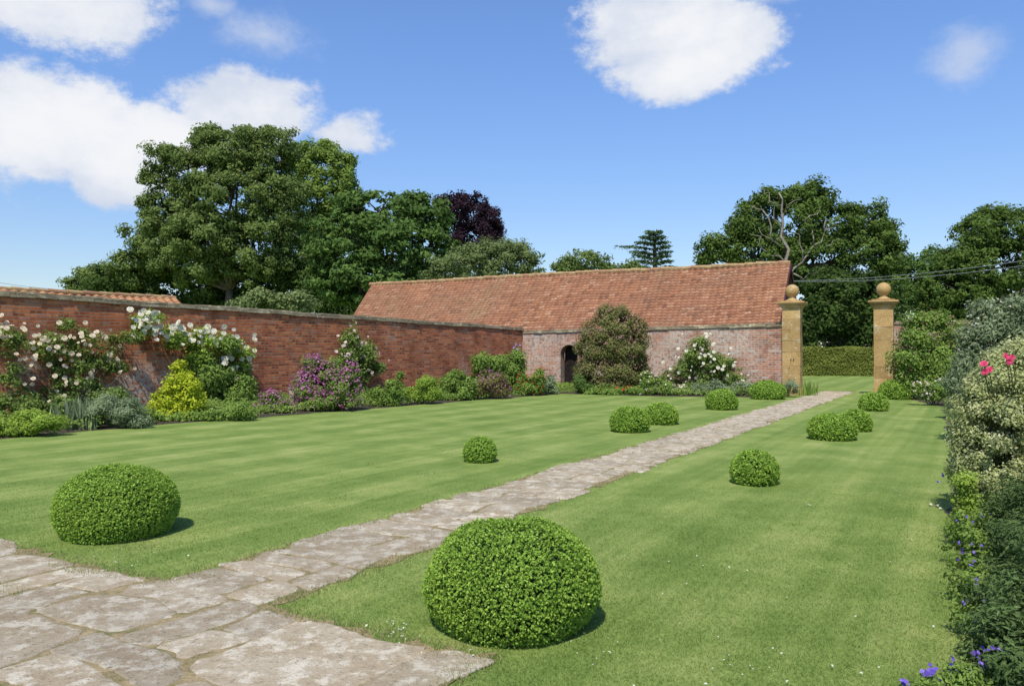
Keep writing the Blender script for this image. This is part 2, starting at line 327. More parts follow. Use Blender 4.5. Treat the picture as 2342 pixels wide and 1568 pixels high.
def flags(mb,s0,s1,w0,w1,rowlo,rowhi,llo,lhi,sc=.12):
    s=s0
    while s<s1-.05:
        h=random.uniform(rowlo,rowhi); e=min(s+h,s1)
        if s1-e<rowlo*.5: e=s1
        w=w0-random.uniform(0,.06) if w0>-1 else w0-random.uniform(0,.4)
        while w<w1-.05:
            l=random.uniform(llo,lhi); f=min(w+l,w1)
            if w1-f<llo*.5: f=w1
            blocks=[(s,e,w,f)]
            if (e-s)>.42 and random.random()<.4: md=s+(e-s)*random.uniform(.35,.65); blocks=[(s,md,w,f),(md,e,w,f)]
            elif (e-s)>.42 and (f-w)>.6 and random.random()<.25:
                mw=w+(f-w)*random.uniform(.4,.6); md=s+(e-s)*random.uniform(.4,.6); blocks=[(s,e,w,mw),(s,md,mw,f),(md,e,mw,f)]
            for (bs,be,bw,bf) in blocks:
                g=.005; j=.018
                cs=[(bs+g,bw+g),(be-g,bw+g),(be-g,bf-g),(bs+g,bf-g)]; cs=[(a+max(-.04,min(.04,random.gauss(0,j))),c+random.gauss(0,j)) for a,c in cs]
                if bf>=w1-.001: cs[2]=(cs[2][0],cs[2][1]+random.uniform(-.13,.06)); cs[3]=(cs[3][0],cs[3][1]+random.uniform(-.13,.06))
                if bw<=w0: cs[0]=(cs[0][0],cs[0][1]+random.uniform(-.05,.11)); cs[1]=(cs[1][0],cs[1][1]+random.uniform(-.05,.11))
                ctr=np.mean(cs,axis=0); ring=[]
                for i in range(4):
                    a=np.array(cs[i]); c=np.array(cs[(i+1)%4]); L=np.linalg.norm(c-a); n=max(3,int(L/.045)); ph=random.uniform(0,6); am=random.uniform(.004,.013)
                    nrmv=np.array([-(c-a)[1],(c-a)[0]])/max(L,1e-6)
                    for k in range(n):
                        t=k/n; q=a+(c-a)*t+nrmv*am*math.sin(ph+t*5)
                        if k==0: q=q+(ctr-q)*.08
                        q=q+rng.normal(0,.006,2); ring.append(warp(q,sc))
                ctr=np.mean(ring,axis=0); n=len(ring); z=random.uniform(.0095,.0145); tx,ty=random.gauss(0,.004),random.gauss(0,.004)
                vs=[];fs=[]
                for ins,dz in ((0,-1),(.007,-.003),(.025,0)):
                    for q in ring:
                        v=ctr-q; v=v/max(np.linalg.norm(v),1e-6); qq=q+v*ins; zz=.003 if dz==-1 else z+dz+tx*(qq[0]-ctr[0])+ty*(qq[1]-ctr[1]); vs.append(SW(qq[0],qq[1],zz))
                for r_ in range(2):
                    for k in range(n): fs.append((r_*n+k,r_*n+(k+1)%n,(r_+1)*n+(k+1)%n,(r_+1)*n+k))
                fs.append(tuple(2*n+k for k in range(n)))
                mb.add(vs,fs,random.random())
            w=f
        s=e
fb=MB(); flags(fb,.0,8,0,PW,.32,.6,.3,.75,.07); flags(fb,8,27.3,0,PW,.18,.36,.16,.42,.05)
tag(fb.build('path_flagstones',m_flag),kind='structure')
fb=MB(); flags(fb,-5,-.0,-3.1,2.64,.42,.82,.4,1.1,.10); tag(fb.build('terrace_flagstones',m_flag),kind='structure')
# beds
wd=np.array([.624,.782,0]); wn_=np.array([.782,-.624,0]); WL0=np.array([-11.3,17.3,0]); COR=np.array([.43,32.0,0])
def wallL(px):
    k=(px-CX)/F; t=(k*WL0[1]-WL0[0])/(wd[0]-k*wd[1]); return WL0[1]+wd[1]*t
fd=np.array([.870,-.493,0]); PR1=np.array([9.6,26.8,0])
def wallF(px):
    k=(px-CX)/F; t=(k*COR[1]-COR[0])/(fd[0]-k*fd[1]); return COR[1]+fd[1]*t
edge=[G(-250,1030),G(0,1003),G(350,972),G(600,954),G(850,934),G(1180,908),G(1290,900),G(1500,906),G(1700,908),G(1790,912)]
bedL=[tuple(e[:2]) for e in edge]+[(9.5,26.7),(.43,32),(-11.3,17.3),(-16,11.4)]
sheet('left_bed_soil',bedL,.005,m_soil,.06,.4)
bedR=[(1.95,3.2),(2.85,4.9),(4.15,7.3),(11.7,21.2),(12.3,24.2),(12.9,25.2),(18,22.5),(14,14),(7,3)]
sheet('right_bed_soil',bedR,.005,m_soil,.05,.3)
def inpoly(X,Y,poly):
    c=np.zeros(len(X),bool); n=len(poly)
    for i in range(n):
        x1,y1=poly[i]; x2,y2=poly[(i+1)%n]; k=((y1>Y)!=(y2>Y))&(X<(x2-x1)*(Y-y1)/(y2-y1+1e-12)+x1); c^=k
    return c
# ------------------------------------------------------------------ grass blades (near lawn)
def grass(name,n,dmin,dmax,h,w,m,test,zb=0.0,pw=1.0,lean=.6):
    u=rng.random(n); d=dmin*(dmax/dmin)**(u**pw); px=rng.uniform(-60,2400,n); X=(px-CX)/F*d; P=np.stack([X,d,np.full(n,zb)],1)
    rel=P-A0; s=rel@D; w_=rel@NN; k=test(s,w_,P); P=P[k]; d=d[k]; n=len(P)
    a=rng.uniform(0,2*math.pi,n); sc=(.7+.09*d); fade=np.clip((dmax-d)/(dmax*.5),.25,1); hh=h*rng.uniform(.5,1.2,n)*fade; ww=w*sc
    t=np.stack([np.cos(a),np.sin(a),np.zeros(n)],1); le=rng.uniform(-lean,lean,(n,2))*hh[:,None]
    tip=P+np.concatenate([le,hh[:,None]],1)
    V=np.stack([P-t*ww[:,None]*.5,P+t*ww[:,None]*.5,tip],1).reshape(-1,3)
    o=mesh_np(name,V,np.arange(3*n).reshape(n,3),m,None,rng.random(n)); o['kind']='stuff'; return o
def edgew(s,w,P): 
    q=.05*np.sin(P[:,0]*9)+.04*np.sin(P[:,1]*17+1)+.03*np.sin(P[:,0]*31)+rng.normal(0,.025,len(s)); onp=(w>0.07+q)&(w<PW-.07+q)&(s>-.1); ont=(s<-.06+q)&(w<2.58+q)
    rb=(P[:,0]>1.9+.60*(P[:,1]-3.2)+.15); return ~(onp|ont|rb)
g=grass('lawn_grass',300000,3.2,12,.017,.003,m_blade,edgew,pw=1.0,lean=1.2); tag(g,'short mown striped grass of the lawn','grass')
def weedt(s,w,P):
    rr=rng.normal(0,.04,len(s))
    nearedge=((np.abs(w-.02+rr)<.06)|(np.abs(w-PW+.02+rr)<.06))&(s>0)
    te=(np.abs(s+rr)<.06)&(w<2.68)&~((w>0)&(w<PW)) | ((np.abs(w-2.62+rr)<.06)&(s<.05))
    clump=(np.sin(s*3.1)+np.sin(w*5.3+1)+np.sin(s*7.7+w*2))>1.95
    patch=(((s+.68)/.12)**2+((w+.75)/.25)**2<1)|(((s+.12)/.1)**2+((w+.75)/.4)**2<1)
    return (nearedge|te|patch|(clump&(rng.random(len(s))<.25)&(s<8)&(w<PW+.02)&(w>-3)))
m_dry=leafmat('dry_grass',(.15,.22,.05),(.46,.38,.20),.35,.8,(.27,.28,.10),0,1.0)
g=grass('path_weeds',320000,3.2,24,.026,.0045,m_dry,weedt,.004,lean=.9); tag(g,'dry grass and weeds along the path edges and joints','weeds')
def dots(name,label,cs,size,m,z=.03):
    P=[]
    for px,py,sx,sy,n in cs:
        for i in range(n): P.append(G(px+rng.normal(0,sx),py+rng.normal(0,sy))+np.array([0,0,z]))
    P=np.array(P); Nv=np.tile([0,0,1.],(len(P),1))+rng.normal(0,.3,(len(P),3)); o=leaves(name,P,Nv,size,rng.random(len(P)),m,None,.8); tag(o,label,'flowers',kind='stuff')
dots('daisies','tiny white daisies scattered in the lawn',[(905,1450,16,12,26),(1150,1480,200,20,18),(1500,1350,350,90,40),(250,1280,90,15,14),(1700,1500,250,40,26),(2060,1200,40,80,12)],.015,p_white,.022)
dots('fallen_petals','white petals fallen on the lawn beside the right border',[(2140,1160,28,6,12),(2060,1130,30,10,5),(1855,1158,5,2,2)],.035,p_white,.022)
# ------------------------------------------------------------------ walls
def coping(mb,x0,x1,y0,y1,zf,rows=((0.0,.07,.0),(.074,.125,-.04)),over=.05,ll=(.35,.75)):
    for a,bb,ins in rows:
        x=x0
        while x<x1:
            l=random.uniform(*ll); e=min(x+l,x1); o=over+ins+random.uniform(-.018,.015)
            vs=[]
            zl,zr=zf(x)+random.uniform(-.011,.011),zf(e)+random.uniform(-.011,.011)
            for z_ in (a,bb):
                for (xx,zb) in ((x+.004,zl),(e-.004,zr)):
                    for yy in (y0-o,y1+o): vs.append((xx,yy,zb+z_))
            mb.add(vs,[(0,1,3,2),(4,6,7,5),(0,2,6,4),(1,5,7,3),(0,4,5,1),(2,3,7,6)],random.random()); x=e
azL=math.atan2(wd[1],wd[0]); azF=math.atan2(fd[1],fd[0])
LL=18.8; T0=-7.0
wl=empty('brick_garden_wall',WL0,azL,'long deep red brick garden wall with stone coping along the left flower border','wall')
zt=lambda x:(2.86+(2.44-2.86)*x/LL)-.125+.012*math.sin(x*1.3)+.008*math.sin(x*3.7)
b=MB(); V=[]; ns=60
for i in range(ns+1):
    x=T0+(LL-T0)*i/ns; V+=[(x,0,-.1),(x,0,zt(x)),(x,.36,zt(x)),(x,.36,-.1)]
Fc=[]
for i in range(ns):
    k=i*4; Fc+=[(k,k+4,k+5,k+1),(k+1,k+5,k+6,k+2),(k+2,k+6,k+7,k+3)]
Fc+=[(0,1,2,3),(ns*4+3,ns*4+2,ns*4+1,ns*4)]
b.add(V,Fc); b.build('brickwork',m_brickL,wl)
b=MB(); coping(b,T0,LL+.06,0,.36,zt); b.build('coping',m_cope,wl)
FL=float(np.linalg.norm(PR1-COR))-.3; wf=empty('brick_wall_with_archway',COR,azF,'pale weathered brick wall with arched doorway in front of the barn','wall')
zf_=lambda x: 2.18+.16*x/FL
def fx(px): return (wallF(px)-COR[1])/fd[1]
d0,d1=fx(1282),fx(1321); dm=(d0+d1)/2; hw=(d1-d0)/2; spr=1.33; x0=.02
pl=[(x0,-.05),(d0,-.05),(d0,spr)]+[(dm-hw*math.cos(a),spr+hw*1.05*math.sin(a)) for a in [math.pi*k/12 for k in range(1,12)]]+[(d1,spr),(d1,-.05),(FL,-.05),(FL,zf_(FL)),(x0,zf_(x0))]
n=len(pl); vs=[(x,0,z) for x,z in pl]+[(x,.36,z) for x,z in pl]
fs=[tuple(range(n)),tuple(range(2*n-1,n-1,-1))]+[(i,i+n,(i+1)%n+n,(i+1)%n) for i in range(n)]
b=MB(); b.add(vs,fs); b.build('brickwork',m_brickF,wf)
b=MB(); coping(b,.03,FL,0,.36,zf_,over=.05); b.build('coping',m_cope,wf)
b=MB()
for k in range(15):
    a0=math.pi*k/15+.02; a1=math.pi*(k+1)/15-.02; r0,r1=hw*1.02,hw*1.02+.16
    q=[(dm-r*math.cos(a),spr+r*math.sin(a)*1.03) for r,a in ((r0,a0),(r1,a0),(r1,a1),(r0,a1))]
    b.add([(x,-.015,z) for x,z in q]+[(x,.1,z) for x,z in q],[(0,1,2,3),(0,4,5,1),(1,5,6,2),(2,6,7,3),(3,7,4,0)],random.random())
b.build('arch_bricks',m_brickF,wf)
b=MB()
for k in range(5):
    xa=d0+.01+(d1-d0-.02)*k/5; b.box(xa+.003,xa+(d1-d0)/5-.004,.37,.40,0,spr+hw)
dr=b.build('archway_dark_panel',m_archdark,wf); b=MB(); b.tube([(d0+.12,.36,.95),(d0+.12,.32,.95),(d0+.2,.32,.95)],[.01,.01,.01],6); b.build('handle',m_iron,dr)  # added plank panel, painted near-black in place of the shaded passage
RP=np.array([12.35,26.0,0])
wr=empty('stone_capped_side_wall',RP+fd*.3,azF,'low brick wall with stone coping running right from the right gate pier','wall')
b=MB(); b.box(0,9,0,.34,-.05,2.36); b.build('brickwork',m_brickF,wr); b=MB(); coping(b,0,9,0,.34,lambda x:2.36); b.build('coping',m_cope,wr)
# ------------------------------------------------------------------ gate piers
def pier(c,label,hinge):
    root=empty('gate_pier',c,azF+R(2),label,'gate pier','stone gate piers with ball finials'); h=.29; Z=2.95
    b=MB(); zs=[.22]
    while zs[-1]<Z-.3: zs.append(zs[-1]+random.uniform(.33,.48))
    zs[-1]=Z
    b.box(-h-.05,h+.05,-h-.05,h+.05,-.05,.22,.5,.006)
    for a,e in zip(zs[:-1],zs[1:]):
        j=random.uniform(-.004,.004); b.box(-h+j,h+j,-h+j,h+j,a+.002,e-.002,random.random(),.004)
    b.build('shaft',m_ham,root)
    b=MB()
    for k,(o,z0,z1) in enumerate([(.03,0,.05),(.07,.052,.10),(.12,.102,.16),(.16,.162,.21),(.06,.212,.25)]): b.box(-h-o,h+o,-h-o,h+o,Z+z0,Z+z1,random.random(),.004)
    b.build('cap',m_ham,root)
    b=MB(); z=Z+.25; br=.225; pr=[(.0,z),(.22,z),(.22,z+.03),(.14,z+.06),(.10,z+.11),(.13,z+.14)]; zc=z+.14+br*.9
    pr+=[(br*math.cos(a),zc+br*math.sin(a)) for a in [R(-60+10*k) for k in range(15)]]+[(0.001,zc+br)]
    b.lathe(pr,28); b.build('ball_finial',m_ham,root,smooth=True)
    if hinge:
        z=1.18
        for xx in (-.01,.08): b=MB(); b.box(xx-.012,xx+.012,-h-.03,-h-.001,z,z+.05); b.build('hinge',m_iron,root)
pier(PR1,'ham stone gate pier with ball finial at the end of the barn wall',True)
pier(RP,'lichen-spotted ham stone gate pier with ball finial on the right side of the gateway',False)
# ------------------------------------------------------------------ tiled roofs
def tiled(name,o,u,v,L,S,m,parent,off,tw=.22,rh=.15,sag=.04):
    o=np.array(o,float);u=np.array(u,float);v=np.array(v,float); u/=np.linalg.norm(u); v/=np.linalg.norm(v); nn=np.cross(u,v); nn=nn if nn[2]>0 else -nn
    nt_=int(L/tw); nr=int(S/rh); per=6; X=np.linspace(0,nt_*tw,nt_*per+1); rowj=rng.normal(0,.006,(nr,nt_))
    V=[];Q=[];T=[]
    prof=.020*np.sin(2*np.pi*X/tw); lift=rng.normal(0,.004,(nr,nt_))
    tt=np.clip(rng.normal(.5,.25,(nr,nt_)),0,1); sg=-sag*np.sin(np.pi*X/X[-1]*3)*.5+.014*np.sin(X*1.7)+.010*np.sin(X*4.1)
    for r_ in range(nr):
        j=np.repeat(rowj[r_],per); j=np.append(j,j[-1]); lf=np.repeat(lift[r_],per); lf=np.append(lf,lf[-1])
        for e,(vv,hh) in enumerate(((r_*rh-.03,.0),((r_+1)*rh,.026),((r_+1)*rh+.004,.004))):
            V.append(o+np.outer(X,u)+v*vv+(j*(e>0))[:,None]*v+(prof+hh+sg+lf*(e==1))[:,None]*nn)
    nx=len(X)
    for r_ in range(nr):
        for e in range(2):
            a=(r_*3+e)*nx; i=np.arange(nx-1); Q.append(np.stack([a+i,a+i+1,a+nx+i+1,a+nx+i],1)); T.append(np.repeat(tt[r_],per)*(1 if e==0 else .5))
    return mesh_np(name,np.concatenate(V),np.concatenate(Q),m,parent,np.concatenate(T),off=off)
bn=np.array([.493,.870,0]); bu=-fd
ER=np.array([.3394*28.0+.05,28.0,0]); bb=2.25
barn=empty('barn',ER,0,'long low barn with a weathered red clay tile roof behind the pale brick wall','barn')
BL=20.5; ze=2.32; zr=4.86
eR=ER+[0,0,ze]; rR=ER+bn*bb+[0,0,zr]
vdown=(eR-rR); S=np.linalg.norm(vdown)
rf=tiled('roof',rR,bu,vdown,BL,S+.1,m_tile,barn,ER)
rear=ER+bn*2*bb+[0,0,ze]
tiled('rear_roof_slope',rR,bu,rear-rR,BL,S+.1,m_tile,barn,ER)
b=MB(); L_=0
while L_<BL-.1:
    a=rR+bu*L_; e=rR+bu*(L_+.42); zz=random.uniform(-.01,.02)-.04*math.sin(math.pi*L_/BL*3)*.5
    b.tube([a+[0,0,zz],e+[0,0,zz+.012]],[.085,.095],10,random.random()); L_+=.43
rdg=b.build('ridge_tiles',m_ridge,rf,off=ER)
b=MB(); i_=.12
cs=[ER+bn*.15+bu*i_,ER+bn*(2*bb-.15)+bu*i_,ER+bn*(2*bb-.15)+bu*(BL-.2),ER+bn*.15+bu*(BL-.2)]
b.add([c for c in cs]+[c+[0,0,ze-.03] for c in cs],[(0,1,5,4),(1,2,6,5),(2,3,7,6),(3,0,4,7)]); b.build('wall',m_brickF,barn,off=ER)
for nm,sft in (('gable_boards',.10),('rear_gable_boards',BL-.2)):
    b=MB(); g0=ER+bu*sft; tri=[g0+bn*.1+[0,0,ze],g0+bn*(2*bb-.1)+[0,0,ze],g0+bn*bb+[0,0,zr-.07]]
    b.add(tri+[t+bu*.05 for t in tri],[(0,1,2),(5,4,3),(0,3,4,1),(1,4,5,2),(2,5,3,0)]); b.build(nm,m_maroon,barn,off=ER)
b=MB()
for q in (eR,rear):
    vs=[rR+[0,0,-.02],q+[0,0,-.02],q+[0,0,-.17],rR+[0,0,-.2]]; b.add([v-bu*.03 for v in vs]+[v+bu*.02 for v in vs],[(0,1,2,3),(7,6,5,4),(0,4,5,1),(1,5,6,2),(2,6,7,3),(3,7,4,0)])
b.build('bargeboard',m_maroon,barn,off=ER)
so=WL0-wn_*2.4+wd*5.3; shed=empty('outbuilding',so,0,'low outbuilding with orange tile roof showing above the left end of the wall','outbuilding')
SL=13; rz=3.06; r0=so+[0,0,rz]; ev=so+wn_*1.7+[0,0,2.1]; rv=so-wn_*1.9+[0,0,2.0]
m_tile2=flat('orange_tile',(.46,.23,.11),.85,.3,5)
rf2=tiled('roof',r0,-wd,ev-r0,SL,np.linalg.norm(ev-r0),m_tile2,shed,so); tiled('rear_roof_slope',r0,-wd,rv-r0,SL,np.linalg.norm(rv-r0),m_tile2,shed,so)
b=MB(); L_=0
while L_<SL-.1: b.tube([r0-wd*L_,r0-wd*(L_+.42)+[0,0,.01]],[.06,.07],9,random.random()); L_+=.43
b.build('ridge_tiles',m_ridge,rf2,off=so)
b=MB(); cs=[so+wn_*1.55-wd*.1,so-wn_*1.75-wd*.1,so-wn_*1.75-wd*(SL-.2),so+wn_*1.55-wd*(SL-.2)]
b.add(cs+[c+[0,0,1.98] for c in cs]+[so-wd*.1+[0,0,rz-.1]],[(0,1,5,8,4),(1,2,6,5),(2,3,7,6),(3,0,4,7)]); b.build('wall',m_brickL,shed,off=so)
def wire(p,q,label,sag=.3):
    p=np.array(p);q=np.array(q); b=MB(); pts=[]
    for i in range(13): t=i/12; pts.append(p+(q-p)*t-np.array([0,0,sag*4*t*(1-t)]))
    b.tube(pts,[.011]*13,5); tag(b.build('overhead_wire',m_wire,None),label,'cable')
wire(Pt(1815,642,46),Pt(2500,571,34),'upper thin overhead wire crossing in front of the oak on the right')
wire(Pt(1815,643,45),Pt(2500,583,33),'lower thin overhead wire crossing in front of the oak on the right',.35)
wire(Pt(-60,636,40),Pt(160,663,44),'thin dark overhead wire above the outbuilding at the far left',.1)
# ------------------------------------------------------------------ trees
l_ash=leafmat('leaf_ash',(.055,.085,.022),(.18,.235,.07),.4); l_lime=leafmat('leaf_lime',(.08,.12,.022),(.22,.30,.07)); l_ches=leafmat('leaf_chestnut',(.035,.068,.018),(.12,.19,.048))
l_cop=leafmat('leaf_copper',(.017,.010,.016),(.052,.030,.038),.2,k=1.2); l_grey=leafmat('leaf_greygreen',(.075,.10,.035),(.19,.24,.09)); l_oak=leafmat('leaf_oak',(.032,.06,.014),(.12,.175,.04)); l_ced=leafmat('leaf_cedar',(.05,.085,.045),(.13,.19,.09),.2)
l_dark=leafmat('leaf_dark',(.022,.045,.013),(.085,.13,.032),k=1.4)
tree('ash_tree','tallest broad ash tree with olive green crown and bare trunk behind the left wall',525,60,[(520,345,90,60),(430,388,80,62),(612,345,70,60),(400,480,80,68),(530,450,115,95),(625,450,80,85),(350,565,66,54),(300,618,54,44),(430,590,110,75),(590,570,90,85),(382,345,30,22,-1),(480,312,42,24),(560,312,38,22,1),(610,300,26,18),(500,530,90,70),(350,475,34,36),(332,405,16,26,-1),(345,520,28,26,-2),(450,540,80,60,-2)],l_ash,.24,1.9,.34,fork=6,ragged=.4,rc=.6,inner=.6)
tree('lime_tree','lighter yellow-green tree behind the right shoulder of the tall ash',740,67,[(740,400,72,68),(690,360,46,38),(775,445,56,56),(700,470,80,80),(700,570,80,90),(780,520,70,70),(790,370,22,24),(740,335,24,18)],l_lime,.27,1.9,.35,rc=.65,ragged=.4,inner=.6)
tree('horse_chestnut_tree','dark dense horse chestnut tree left of the barn roof',850,52,[(870,490,95,65),(955,490,75,60),(800,550,95,80),(920,570,115,85),(790,640,90,65),(990,570,50,65),(880,650,120,60),(1010,500,25,40),(870,530,90,70)],l_ches,.31,2.1,.4,rc=.65,zf=.55,ragged=.25)
tree('copper_beech_tree','dark purple copper beech rising behind the green trees',1075,78,[(1065,488,65,45),(1110,517,42,50),(1030,466,35,25),(1085,560,70,50)],l_cop,.28,2.0,.35,rc=.65,ragged=.3)
tree('willow_tree','grey-green feathery tree behind the left end of the barn roof',1110,48,[(1090,600,75,45),(1175,600,55,38),(1030,620,60,36),(1140,572,45,26),(1215,612,35,30),(1195,572,22,28)],l_grey,.17,1.4,.2,rc=.45,ragged=.7,inner=.5)
tree('hawthorn_tree','small bushy green tree just above the middle of the barn ridge',1335,60,[(1335,600,48,26),(1350,584,26,14),(1300,612,40,16),(1420,612,50,16)],l_ash,.24,1.5,.2,rc=.5,ragged=.6)
tree('elder_tree','small green tree at the far left behind the outbuilding roof',205,64,[(205,628,38,26),(235,655,60,40),(170,650,25,22)],l_ash,.25,1.7,.2,rc=.6,ragged=.4)
tree('undergrowth_shrub','bright green shrub below the trees, just above the left wall coping',640,44,[(600,690,60,28),(670,695,60,32),(560,705,40,20)],l_grey,.2,1.6,.1,rc=.5,cat='shrub')
tree('holly_tree','dark evergreen mass beneath the ash tree, left of its trunk',360,62,[(330,650,85,55),(430,660,100,55),(250,645,50,45),(620,640,80,70),(720,660,80,70),(520,690,80,40),(800,700,70,40)],l_dark,.28,1.8,.2,rc=.8)
cd=72; cb=np.array([(1495-CX)/F*cd,cd,0]); ced=empty('cedar_tree',cb,0,'conifer with flat tiered branches above the barn ridge','tree')
b=MB(); b.tube([cb,Pt(1498,600,cd),Pt(1497,560,cd),Pt(1502,524,cd)],[.35,.2,.12,.03],7); Ps=[];Ns=[]
for (py,lft,rgt,dr_) in [(532,20,14,6),(543,36,24,4),(554,48,32,2),(566,92,38,6),(578,60,40,6),(588,50,34,8),(599,48,44,6),(612,60,50,5)]:
    for sd,ex in ((-1,lft),(1,rgt)):
        for yy in (-1.4,0,1.4):
            e=Pt(1498+sd*ex*(1-.2*abs(yy)/1.4),py-dr_*.6,cd+yy); s=Pt(1498,py+5,cd); b.tube([s,(s+e)/2+[0,0,.12],e],[.06,.04,.015],5)
            n=130; t=rng.uniform(.1,1,n)[:,None]; Pp=s+(e-s)*t+np.array([0,0,.12])*np.sin(t*3.1)+rng.normal(0,1,(n,3))*np.array([.22,.4,.05])*(1.15-t*.7); Pp[:,2]-=.12*np.abs(rng.normal(0,1,n)); Ps.append(Pp); Ns.append(np.array([0,0,1])+rng.normal(0,.4,(n,3)))
b.build('trunk',m_bark,ced,off=cb); P=np.concatenate(Ps); leaves('crown',P,np.concatenate(Ns),.28,rng.random(len(P)),l_ced,ced,.4,off=cb)
oak=tree('oak_tree','large dark oak with bleached bare branches behind the right end of the barn',1800,62,[(1860,452,62,40),(1775,458,50,36),(1705,515,55,42),(1650,570,52,32),(1612,592,28,18),(1905,515,70,60),(1985,508,58,46),(2018,560,38,42),(1960,590,100,75),(1860,600,90,75),(1750,580,90,60),(1830,520,80,60),(1920,680,110,70),(2010,650,60,60),(1720,470,26,22)],l_oak,.27,1.9,.5,fork=7,rc=.7,ragged=.35)
ob=np.array(oak.location); b=MB()
for pts,r0_ in [([(1798,640),(1796,600),(1786,540),(1788,480),(1782,440)],.18),([(1790,565),(1765,520),(1745,480),(1740,470)],.09),([(1786,545),(1760,545),(1735,520)],.06),([(1796,600),(1765,585),(1735,560),(1715,535)],.08),([(1786,500),(1800,470),(1835,455)],.06),([(1786,470),(1760,440),(1750,432)],.06),([(1800,640),(1835,600),(1862,560),(1885,530),(1890,500)],.11),([(1862,560),(1858,525),(1840,505)],.06),([(1885,530),(1910,520),(1925,500)],.05),([(1840,505),(1870,490),(1880,470)],.05),([(1745,480),(1725,470),(1712,480)],.05),([(1815,625),(1830,640),(1850,625),(1885,610)],.06),([(1835,600),(1830,560),(1815,530)],.06),([(1790,530),(1770,500),(1772,470)],.05),([(1862,560),(1900,560),(1925,545)],.05)]:
    P3=[Pt(x,y,59.6 if y<630 else 60) for x,y in pts]; Q=[]
    for i in range(len(P3)-1):
        Q+=[P3[i],(P3[i]+P3[i+1])/2+rng.normal(0,.18,3)]
    Q.append(P3[-1]); n=len(Q); b.tube(Q,[r0_*(1-.75*i/(n-1)) for i in range(n)],6)
o=b.build('bare_limbs',m_dead,oak,off=ob,smooth=True); o['label']='bleached dead branches at the top of the oak'
tree('sycamore_tree','dark broadleaf tree filling the gap behind the gateway below the oak',1925,54,[(1900,720,80,55),(1960,730,75,60),(1870,760,50,40),(2020,720,60,70),(1940,670,90,60),(1990,790,70,40),(1880,800,60,40),(2060,790,60,40)],l_dark,.28,1.9,.3,rc=.7)
tree('beech_tree','rounded dark tree at the right edge, tallest of the right hand trees',2290,75,[(2270,535,78,62),(2345,530,78,62),(2215,595,65,58),(2300,620,115,90),(2400,600,90,90),(2190,670,90,70),(2300,710,120,60),(2250,770,120,50)],l_oak,.31,1.9,.4,rc=.8,ragged=.3)
tree('maple_tree','lower rounded green tree between the oak and the right edge trees',2110,80,[(2120,605,55,40),(2085,650,60,60),(2150,655,70,60),(2110,710,90,65),(2075,770,70,50),(2160,765,90,50)],l_ches,.33,1.9,.3,rc=.8,ragged=.3)
hd=45; l_hedge=leafmat('leaf_hedge',(.08,.10,.02),(.22,.24,.055)); hb=np.array([(1920-CX)/F*hd,hd,0]); hedge=empty('clipped_hedge',hb,R(-6),'clipped green hedge across the grass beyond the gateway','hedge')
n=52000; x=rng.uniform(-6,6,n); face=rng.random(n); y=np.where(face<.65,-.5,rng.uniform(-.5,.8,n))+rng.normal(0,.06,n); z=np.where(face<.65,rng.uniform(0,1.56,n),1.56)+rng.normal(0,.04,n)+.03*np.sin(x*3)
Nv=np.stack([rng.normal(0,.5,n),np.where(face<.65,-1,0)+rng.normal(0,.5,n),np.where(face<.65,.3,1)+rng.normal(0,.4,n)],1)
leaves('foliage',np.stack([x,y,np.abs(z)],1),Nv,.1,.5+.25*rng.uniform(-1,1,n)+.2*np.sin(x*2.1)*np.sin(z*5),l_hedge,hedge,.6)
b=MB()
for k in range(24): b.tube([(-5.8+k*.5,.1,0),(-5.8+k*.5,.1,1.3)],[.03,.02],5)
b.build('stem',m_bark,hedge)
